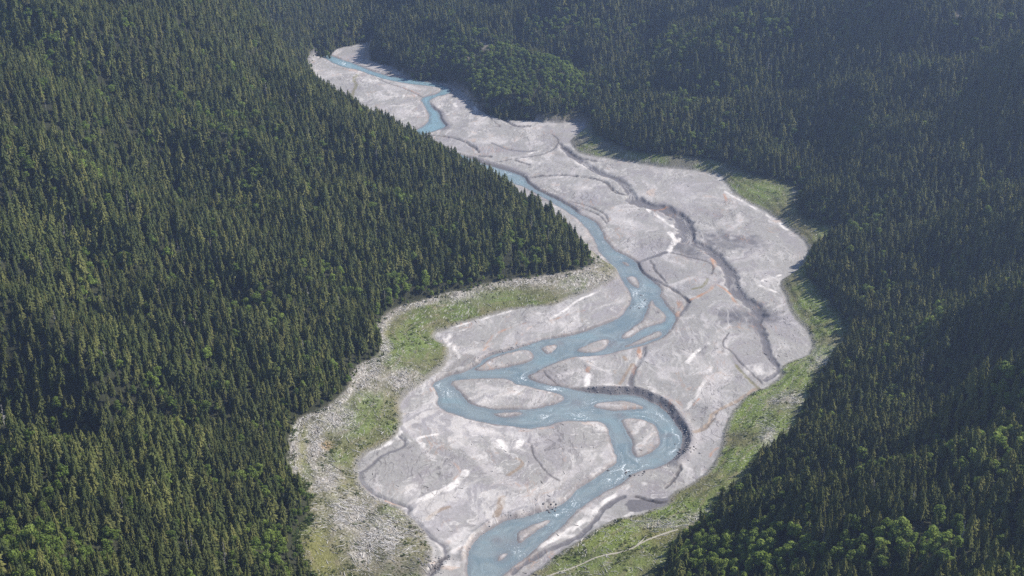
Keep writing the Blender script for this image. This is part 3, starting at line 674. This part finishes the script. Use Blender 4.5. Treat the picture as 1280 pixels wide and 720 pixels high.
nT = len(tx)
pb = .03+.32*ss(.22, .55, fbm(tx, ty, 170, 150, 4))*ss(1, .2, tv_*0+.0)
pb = .025+.30*ss(.22, .5, fbm(tx, ty, 150, 150, 4))
for u, v, a, b, s in [(325,380,16,16,.8),(345,405,14,12,.6),(620,95,65,45,.75),(700,30,60,30,.5),(985,38,22,10,.7),(960,35,30,12,.7),(940,690,90,34,1.0),(890,680,40,24,1.0),(1130,672,70,20,.9),(1050,690,60,20,.6),(1050,575,60,16,.3),(30,680,60,50,.5),(110,690,60,30,.55),(250,600,30,20,.3),(345,690,36,36,.6),(300,600,20,14,.5),
    (560,350,90,10,.7),(640,335,40,10,.6),(500,365,50,14,.5),(470,360,40,10,.3),(1250,590,40,20,.4),(1120,500,50,30,.3),(960,620,30,20,.35),(770,130,50,30,.25),(390,470,40,30,.35),(60,530,40,30,.35),(200,480,60,24,.25),(430,330,60,24,.35),(560,300,40,24,.3),(650,320,50,24,.45),(120,330,60,30,.2),(300,250,80,24,.2),(820,60,60,30,.3),(1130,430,60,40,.3),(1180,560,60,20,.35),(700,95,50,40,.6),(560,70,30,40,.6),(870,120,40,20,.3),(640,290,50,20,.3),(1030,700,60,30,.4)]:
    pb = np.maximum(pb, s*np.exp(-(((tu-u)/a)**2+((tv_-v)/b)**2)))
isb = rng.random(nT) < np.where(tdf < 1.5, .75, np.where(tdf < 14, np.maximum(pb, .22), pb))
tall = np.clip(.5+.5*fbm(tx, ty, 220, 160, 3)*1.5, 0, 1)
hgt = np.where(isb, rng.uniform(17, 32, nT), (28+13*tall)*np.clip(rng.normal(1, .2, nT)+.42*fbm(tx, ty, 48, 163, 2)+.22*(rng.random(nT) < .08), .35, 1.55))
edge = ss(0, 22, tdf); hgt = hgt*np.where(tdf > 1, .62+.38*edge, .33)*np.where((tdf < 25), rng.uniform(.65, 1.1, nT), 1)
snag = (~isb) & (rng.random(nT) < .008+.05*(np.exp(-(((tu-470)/300)**2))*(tv_ < 520) > .5)*.15)
wsc = np.where(isb, rng.uniform(.85, 1.25, nT), rng.uniform(.9, 1.45, nT))
hgt = np.where(~isb & (pb > .35), hgt*.5, hgt)
hgt = np.where(ty > 4700, hgt*1.1, hgt)
rot = rng.uniform(0, 6.283, nT)
inframe = (tu > 4) & (tu < 1276) & (tv_ > 4) & (tv_ < 716)

def vtx(v, w): return v
LABELED = {}
def place_tree(name, parts, pnames, i, label, cat, group, v):
    root = bpy.data.objects.new(name, None); col.objects.link(root)
    root.location = (tx[i], ty[i], tz[i]); root.rotation_euler = (0, 0, rot[i]); s = hgt[i]; root.scale = (s*wsc[i], s*wsc[i], s)
    root.empty_display_size = .1
    root['label'] = label; root['category'] = cat; root['group'] = group
    for pn, me in zip(pnames, parts[v]):
        c_ = bpy.data.objects.new(pn, me); col.objects.link(c_); c_.parent = root
def nearest(mask, n):
    idx = np.where(mask)[0]; size = hgt[idx]/td[idx]
    return idx[np.argsort(-size + .0*size)][:n]
vis_d = td - 0
def front(mask, n):
    idx = np.where(mask)[0]; return idx[np.argsort(-tv_[idx])][:n]
used = np.zeros(nT, bool)
def zone(i):
    return 'left' if tu[i] < 620 else 'right'
def look(i):
    return ('tall', 'medium-height', 'short')[0 if hgt[i] > 38 else 1 if hgt[i] > 29 else 2]
c_idx = front(~isb & ~snag & inframe & (hgt > 22), 300); used[c_idx] = True
for i in c_idx:
    u = tu[i]
    if u < 620: pl = 'at the bottom left corner of the photo' if u < 130 else 'along the bottom left edge, short of the grassy shore' if u < 270 else 'in the bottom rows left of the yellow-green shore'
    else: pl = 'at the bottom right corner of the photo' if u > 1150 else 'along the bottom right edge of the photo' if u > 980 else 'by the grass at the foot of the right slope'
    place_tree('conifer_tree', con_parts, ('crown', 'trunk'), i, f'{look(i)} dark green conifer, {pl}', 'conifer', 'conifers nearest the camera', int(rng.integers(len(CV))))
b_idx = front(isb & inframe, 300); used[b_idx] = True
for i in b_idx:
    u, v = tu[i], tv_[i]
    a_ = 'lowest' if v > 690 else 'low' if v > 640 else 'higher up'
    if u < 620: pl = f'{a_} on the forested left slope' if tdf[i] > 40 else f'{a_} at the left forest edge beside the open shore'
    else: pl = f'{a_} on the forested right slope' if tdf[i] > 40 else f'{a_} at the right forest edge beside the open shore'
    w = 'broad' if wsc[i] > 1.05 else 'narrow'
    place_tree('broadleaf_tree', brd_parts, ('crown', 'trunk'), i, f'{w} bright green leafy tree, {pl}', 'leafy tree', 'leafy trees nearest the camera', int(rng.integers(len(BV_))))
s_all = np.where(snag & inframe)[0]; s_idx = s_all[np.argsort(-hgt[s_all]/td[s_all])][:150]; used[s_idx] = True
for i in s_idx:
    u, v = tu[i], tv_[i]
    vp = 'near the top' if v < 180 else 'halfway down' if v < 430 else 'near the bottom'
    hp = 'far left' if u < 200 else 'left' if u < 640 else 'right' if u < 1060 else 'far right'
    place_tree('dead_tree', snag_parts, ('trunk', 'branches'), i, f'{look(i)} bare grey dead tree {vp} of the {hp} slope forest', 'dead tree', 'grey dead trees among the conifers', int(rng.integers(3)))

def scatter(name, idx_xyz, rots, scls, var, protos, label, cat, seed=0):
    me = bpy.data.meshes.new(name); me.vertices.add(len(idx_xyz)); me.vertices.foreach_set('co', np.asarray(idx_xyz, F32).ravel())
    for an, ty_, arr in (('rot', 'FLOAT_VECTOR', rots), ('scl', 'FLOAT_VECTOR', scls)):
        a_ = me.attributes.new(an, ty_, 'POINT'); a_.data.foreach_set('vector', np.asarray(arr, F32).ravel())
    a_ = me.attributes.new('var', 'INT', 'POINT'); a_.data.foreach_set('value', np.asarray(var, np.int32))
    o = add_obj(name, me, kind='stuff', label=label, category=cat)
    ng = bpy.data.node_groups.new(name+'_scatter', 'GeometryNodeTree')
    ng.interface.new_socket('Geometry', in_out='INPUT', socket_type='NodeSocketGeometry'); ng.interface.new_socket('Geometry', in_out='OUTPUT', socket_type='NodeSocketGeometry')
    gi, go = ng.nodes.new('NodeGroupInput'), ng.nodes.new('NodeGroupOutput'); ip = ng.nodes.new('GeometryNodeInstanceOnPoints'); jn = ng.nodes.new('GeometryNodeJoinGeometry')
    for p_me in protos:
        po = bpy.data.objects.new(name+'_source', p_me)
        oi = ng.nodes.new('GeometryNodeObjectInfo'); oi.inputs['Object'].default_value = po; oi.inputs['As Instance'].default_value = True
        ng.links.new(oi.outputs['Geometry'], jn.inputs[0])
    def na(nm, ty_):
        q = ng.nodes.new('GeometryNodeInputNamedAttribute'); q.data_type = ty_; q.inputs['Name'].default_value = nm; return q.outputs['Attribute']
    ng.links.new(gi.outputs[0], ip.inputs['Points']); ng.links.new(jn.outputs[0], ip.inputs['Instance'])
    ip.inputs['Pick Instance'].default_value = True
    ng.links.new(na('var', 'INT'), ip.inputs['Instance Index']); ng.links.new(na('rot', 'FLOAT_VECTOR'), ip.inputs['Rotation']); ng.links.new(na('scl', 'FLOAT_VECTOR'), ip.inputs['Scale'])
    ng.links.new(ip.outputs[0], go.inputs[0])
    md = o.modifiers.new('scatter', 'NODES'); md.node_group = ng
    return o
def rot3(r_, tilt=.04): return np.stack([rng.normal(0, tilt, len(r_)), rng.normal(0, tilt, len(r_)), r_], -1)
m_ = ~isb & ~used
scatter('conifer_forest', np.stack([tx, ty, tz], -1)[m_], rot3(rot[m_], .02), np.stack([hgt*wsc, hgt*wsc, hgt], -1)[m_], rng.integers(0, len(CV), m_.sum()), con_full, 'dense dark green conifer forest covering both valley sides', 'forest')
m_ = isb & ~used
scatter('leafy_forest', np.stack([tx, ty, tz], -1)[m_], rot3(rot[m_]), np.stack([hgt*wsc, hgt*wsc, hgt], -1)[m_], rng.integers(0, len(BV_), m_.sum()), brd_full, 'patches of light green leafy trees scattered through the conifer forest', 'forest')
print('trees', nT, 'broad', isb.sum(), 'snags', len(s_idx))

# ------------------------------------------------------------ driftwood
def log_geo(rs, bend=.05, r=.03, root=True):
    """unit length log along x, tapered, slightly bent, root plate at the thick end"""
    V, T = [], []; n = 6
    ys, zs = rs.uniform(-bend, bend), rs.uniform(0, bend*.5)
    for k_ in range(5):
        f_ = k_/4; rr = r*(1-.6*f_)*rs.uniform(.9, 1.1)
        for a_ in range(n):
            th = 6.2832*a_/n; V.append((f_-.5, ys*math.sin(f_*3.14)+rr*math.cos(th), zs*math.sin(f_*3.14)+rr*math.sin(th)+r*.6))
    for k_ in range(4):
        for a_ in range(n):
            p, q = k_*n+a_, k_*n+(a_+1) % n; T += [(p, q, q+n), (p, q+n, p+n)]
    for o_ in (0, 4*n):
        for a_ in range(1, n-1): T.append((o_, o_+a_, o_+a_+1))
    RV, RT = [], []
    if root:
        for k_ in range(7):
            th = 6.2832*k_/7+rs.uniform(-.3, .3); L = r*rs.uniform(2.0, 3.4); c_, s_ = math.cos(th), math.sin(th); b_ = len(RV)
            RV += [(-.47, c_*r*.4-s_*r*.4, s_*r*.4+c_*r*.4+r*.6), (-.47, c_*r*.4+s_*r*.4, s_*r*.4-c_*r*.4+r*.6), (-.50, 0, r*.6), (-.53+rs.uniform(-.02, .02), c_*L, s_*L+r*.6)]
            RT += [(b_, b_+1, b_+3), (b_+1, b_+2, b_+3), (b_+2, b_, b_+3)]
    return V, T, RV, RT
LG = [log_geo(rs, rs.uniform(.02, .09), rs.uniform(.022, .036)) for _ in range(6)]
def lmesh(g, mat): return tri_mesh('log_mesh', g[0], g[1], [mat]), tri_mesh('root_mesh', g[2], g[3], [mat])
L_pale = [lmesh(g, M_drift) for g in LG]; L_dark = [lmesh(g, M_sodden) for g in LG]
cand = rng.uniform(0, 1, (260000, 3))
lu, lv = 355+cand[:, 0]*720, 60+cand[:, 1]*700
lx, ly = P(lu, lv, 8)
lx = np.asarray(lx); ly = np.asarray(ly)
lF, lB, lD, lW = sample(dF, lx, ly), sample(dB, lx, ly), sample(deb, lx, ly), sample(dW, lx, ly)
nz = fbm(lx, ly, 30, 170, 3)
rightlogs = np.exp(-(((lu-985)/32)**2+((lv-415)/40)**2))*.10 + np.exp(-(((lu-975)/40)**2+((lv-310)/26)**2))*.05
pr = np.where((lF < -1) & (lB > 1), .014+.17*np.clip(lD, 0, 1)**1.4*np.clip(.6+1.2*nz, 0, 1), 0)
pr = np.where((lF < -1) & (lB > 1) & (lu > 760), .009+.09*np.clip(lD, 0, 1), pr)
pr = np.where((lB < -1) & (lW > 6), .0007+rightlogs*.16, pr)
pr = pr*3.6
s_ = cand[:, 2] < pr
lx, ly, lu, lv, lF, lB, lW = [q[s_] for q in (lx, ly, lu, lv, lF, lB, lW)]
nL = len(lx)
lz = sample(Z, lx, ly)
flow = 2.2+fbm(lx, ly, 160, 180, 2)*1.6
lrot = flow+rng.normal(0, .55, nL); llen = rng.uniform(4, 12, nL)*rng.uniform(.7, 1.3, nL)*np.where(lB < 0, .8, 1)
gx_ = sample(Z, lx+3, ly)-lz; gy_ = sample(Z, lx, ly+3)-lz
lpitch = -np.arctan((gx_*np.cos(lrot)+gy_*np.sin(lrot))/3)
lpitch = np.clip(lpitch, -.5, .5)
ldark = (lB < 0) & (rng.random(nL) < .55) | (lB > 0) & (rng.random(nL) < .07)
lthick = llen*0+1.25
order = np.argsort(-(llen/np.hypot(lx, ly))*(1+.6*(lB < 0)))
ind = order[:300]
for i in ind:
    root = bpy.data.objects.new('driftwood_log', None); col.objects.link(root)
    s = float(llen[i]); root.location = (lx[i], ly[i], lz[i]+.25); root.rotation_euler = (0, lpitch[i], lrot[i]); root.scale = (s, max(s, 9)*1.35, max(s, 9)*1.35); root.empty_display_size = .1
    c_ = 'dark waterlogged' if ldark[i] else 'bleached white'; sz = 'long' if s > 17 else 'short'
    u, v = lu[i], lv[i]
    if lB[i] < 0: pl = 'lying on the grey silt flat ' + ('at its right margin' if u > 900 else 'right of the river' if u > 800 else 'left of the river' if u < 620 else 'in the middle of the valley')
    elif u < 800: pl = 'in the rubble ' + ('at the bottom of the left shore' if v > 640 else 'on the lower left shore' if v > 560 else 'on the left shore beside the dark forest' if v > 440 else 'on the grassy shore below the wooded spur')
    else: pl = 'on the green right shore ' + ('at the bottom' if v > 600 else 'below the dark slope' if v > 400 else 'farther up the valley')
    root['label'] = f'{sz} {c_} log {pl}'; root['category'] = 'log'; root['group'] = 'driftwood logs left on the drained lake shore'
    for pn, me in zip(('stem', 'roots'), (L_dark if ldark[i] else L_pale)[int(rng.integers(6))]):
        q = bpy.data.objects.new(pn, me); col.objects.link(q); q.parent = root
rest = np.ones(nL, bool); rest[ind] = False
for nm, mk, pool, lab in (('driftwood_field', rest & ~ldark, [a for a, b in L_pale], 'mass of bleached driftwood logs strewn over the drained lake shore'), ('sodden_driftwood_field', rest & ldark, [a for a, b in L_dark], 'scattered dark waterlogged driftwood on the silt and shore')):
    th_ = np.maximum(llen, 9)*1.15
    scatter(nm, np.stack([lx, ly, lz+.25], -1)[mk], np.stack([lpitch*0, lpitch, lrot], -1)[mk], np.stack([llen, th_, th_], -1)[mk], rng.integers(0, 6, mk.sum()), pool, lab, 'driftwood')
print('logs', nL)

# ------------------------------------------------------------ shrubs and tufts on the shore, rocks, stumps
def tuft(rs):
    V, T = [], []
    for _ in range(26):
        u_ = rs.uniform(0, 1); th = rs.uniform(0, 6.28); s_ = math.sqrt(1-u_*u_); c = np.array((s_*math.cos(th)*.5, s_*math.sin(th)*.5, u_*.5))*rs.uniform(.7, 1.1)
        b_ = len(V); 
        for _k in range(3): V.append(tuple(c+np.array((rs.uniform(-1, 1), rs.uniform(-1, 1), rs.uniform(-.7, .9)))*.26))
        T.append((b_, b_+1, b_+2))
    return V, T
TF = [tri_mesh('tuft_mesh', *tuft(rs), [M_grassy]) for _ in range(4)]
cand = rng.uniform(0, 1, (160000, 3)); gu, gv = 350+cand[:, 0]*730, 60+cand[:, 1]*700
gx, gy = P(gu, gv, 8); gF, gB, gD = sample(dF, gx, gy), sample(dB, gx, gy), sample(deb, gx, gy)
gn = fbm(gx, gy, 35, 190, 3)
s_ = (gF < 4) & (gB > 4) & (cand[:, 2] < np.clip(.22+1.0*gn, .02, .7)*(1-.8*np.clip(gD, 0, 1))*(1+2.0*(gF > -9)))
gx, gy, gF = gx[s_], gy[s_], gF[s_]; gz = sample(Z, gx, gy); gs = rng.uniform(1.0, 2.8, len(gx))*np.where(rng.random(len(gx)) < .07, 2.3, 1)*(1+1.1*(gF > -9))
scatter('shore_shrubs', np.stack([gx, gy, gz], -1), rot3(rng.uniform(0, 6.28, len(gx))), np.stack([gs*1.2, gs*1.2, gs], -1), rng.integers(0, 4, len(gx)), TF, 'low green and straw-coloured shrubs regrowing on the shore slopes', 'shrubs')
print('tufts', len(gx))
def rock(rs):
    import bmesh
    bm = bmesh.new(); bmesh.ops.create_icosphere(bm, subdivisions=2, radius=.5)
    o_ = [rs.uniform(-9, 9) for _ in range(3)]
    for v in bm.verts:
        n_ = math.sin(v.co.x*5+o_[0])*math.cos(v.co.y*6+o_[1])+.6*math.sin(v.co.z*8+o_[2])
        v.co *= 1+.2*n_; v.co.z *= .7
    me = bpy.data.meshes.new('rock_mesh'); bm.to_mesh(me); bm.free(); me.materials.append(M_rock); return me
RK = [rock(rs) for _ in range(4)]
rk_zones = [('under the dark cut bank at the river bend', (858,562), 14, 9, 22), ('in the rapids below the river fork', (790,592), 26, 12, 14), ('in the white water beside the wooded point', (798,372), 12, 14, 10),
            ('along the waterline of the left bank', (690,634), 16, 6, 10), ('on the rocky shore under the wooded point', (745,350), 26, 9, 26), ('by the ravine at the bottom of the left shore', (535,705), 22, 10, 24)]
for place, (cu, cv), ru, rv, n in rk_zones:
    for _ in range(n):
        u, v = rng.normal(cu, ru*.5), rng.normal(cv, rv*.5); x, y = P(u, v, -4); z = max(float(sample(Z, x, y)), WZ); s = rng.uniform(2.2, 4.6)
        o = bpy.data.objects.new('boulder', RK[int(rng.integers(4))]); col.objects.link(o); o.location = (x, y, z+.1*s); o.rotation_euler = (0, 0, rng.uniform(0, 6)); o.scale = (s, s*rng.uniform(.7, 1), s*rng.uniform(.7, 1))
        o['label'] = f'{"large" if s > 3.4 else "small"} dark grey boulder {place}'; o['category'] = 'boulder'; o['group'] = 'boulders along the river and shore'

M_slump = plain('slumped_silt', (.25, .24, .24), .3)
sl = []
for pts_, n_, off_, z_ in [(cut_banks[0][3], 200, 9, -4), (cut_banks[1][3], 60, 5, -5), (cut_banks[2][3], 40, 4, -5), ([(852,268),(860,283),(862,297)], 70, 5, -2), ([(888,312),(905,325),(918,345),(924,360),(934,372),(948,386)], 70, 5, -2), ([(655,221),(700,219),(745,224),(762,231),(778,243)], 60, 3, -2), ([(537,715),(546,705),(556,694)], 60, 9, -2)]:
    p_ = chaikin(PL(pts_, z_), False, 2); L_ = np.r_[0, np.cumsum(np.hypot(*np.diff(p_, axis=0).T))]
    q_ = rng.uniform(0, L_[-1], n_); sl.append(np.stack([np.interp(q_, L_, p_[:, 0])+rng.normal(0, off_, n_), np.interp(q_, L_, p_[:, 1])+rng.normal(0, off_, n_)], -1))
sl = np.concatenate(sl); wd_ = sample(dW, sl[:, 0], sl[:, 1]); sl = sl[(wd_ > -1.5)]
ssz = rng.uniform(1.2, 3.4, len(sl)); szz = np.maximum(sample(Z, sl[:, 0], sl[:, 1]), WZ)
SLK = []
for r_ in RK:
    q = r_.copy(); q.materials.clear(); q.materials.append(M_slump); SLK.append(q)
scatter('bank_rubble', np.stack([sl[:, 0], sl[:, 1], szz+.1*ssz], -1), rot3(rng.uniform(0, 6.28, len(sl)), .3), np.stack([ssz, ssz*rng.uniform(.6, 1, len(sl)), ssz*rng.uniform(.5, .9, len(sl))], -1), rng.integers(0, 4, len(sl)), SLK, 'dark blocks of silt slumped along the cut banks', 'rubble')

# ------------------------------------------------------------ air, light, camera
def box(name, x0, x1, y0, y1, z0, z1):
    V = [(x, y, z) for x in (x0, x1) for y in (y0, y1) for z in (z0, z1)]
    return mesh_np(name, V, [(0, 1, 3, 2), (4, 6, 7, 5), (0, 4, 5, 1), (2, 3, 7, 6), (0, 2, 6, 4), (1, 5, 7, 3)])
zmax = float(Z.max())+60
mh = bpy.data.materials.new('pale_air'); mh.use_nodes = True; nt = mh.node_tree; nt.nodes.clear()
out = nt.nodes.new('ShaderNodeOutputMaterial'); pv = nt.nodes.new('ShaderNodeVolumePrincipled')
pv.inputs['Color'].default_value = (.50, .64, 1.0, 1); pv.inputs['Density'].default_value = 5.0e-5; pv.inputs['Anisotropy'].default_value = .6
nt.links.new(pv.outputs[0], out.inputs['Volume'])
hz = box('haze', -4200, 4200, -60, 8000, float(Z.min())-1.5, max(H+15, zmax)); hz.materials.append(mh)
add_obj('haze', hz, kind='stuff', label='thin blue summer haze filling the valley', category='haze')

SUN_AZ, SUN_EL = math.atan2(.94, .34), math.radians(43)     # azimuth from the viewing direction (+y) towards the right (+x)
sun = bpy.data.lights.new('sun', 'SUN'); sun.energy = 5.0; sun.angle = math.radians(.5); sun.color = (1, .945, .865)
so = bpy.data.objects.new('sun', sun); col.objects.link(so)
so.rotation_euler = (math.pi/2-SUN_EL, 0, math.pi-SUN_AZ)
w = bpy.data.worlds.new('World'); scene.world = w; w.use_nodes = True; nt = w.node_tree
sky = nt.nodes.new('ShaderNodeTexSky'); sky.sky_type = 'NISHITA'; sky.sun_disc = False; sky.sun_elevation = SUN_EL; sky.sun_rotation = SUN_AZ; sky.altitude = 1300
bg = nt.nodes['Background']; bg.inputs['Strength'].default_value = .10; nt.links.new(sky.outputs[0], bg.inputs[0])

cam = bpy.data.cameras.new('camera'); co = bpy.data.objects.new('camera', cam); col.objects.link(co); scene.camera = co
co.location = (0, 0, H); co.rotation_euler = (math.pi/2-PITCH, 0, 0)
cam.sensor_width = 36; cam.lens = 36*FPX/1280; cam.clip_start = 1; cam.clip_end = 30000
vs = scene.view_settings; vs.view_transform = 'Standard'; vs.look = 'None'; vs.exposure = .75; vs.gamma = 1; vs.use_curve_mapping = False
cy = scene.cycles; cy.max_bounces = 4; cy.diffuse_bounces = 2; cy.glossy_bounces = 2; cy.transmission_bounces = 1; cy.volume_bounces = 0; cy.transparent_max_bounces = 4
cy.use_denoising = False; cy.denoising_input_passes = 'RGB_ALBEDO_NORMAL'
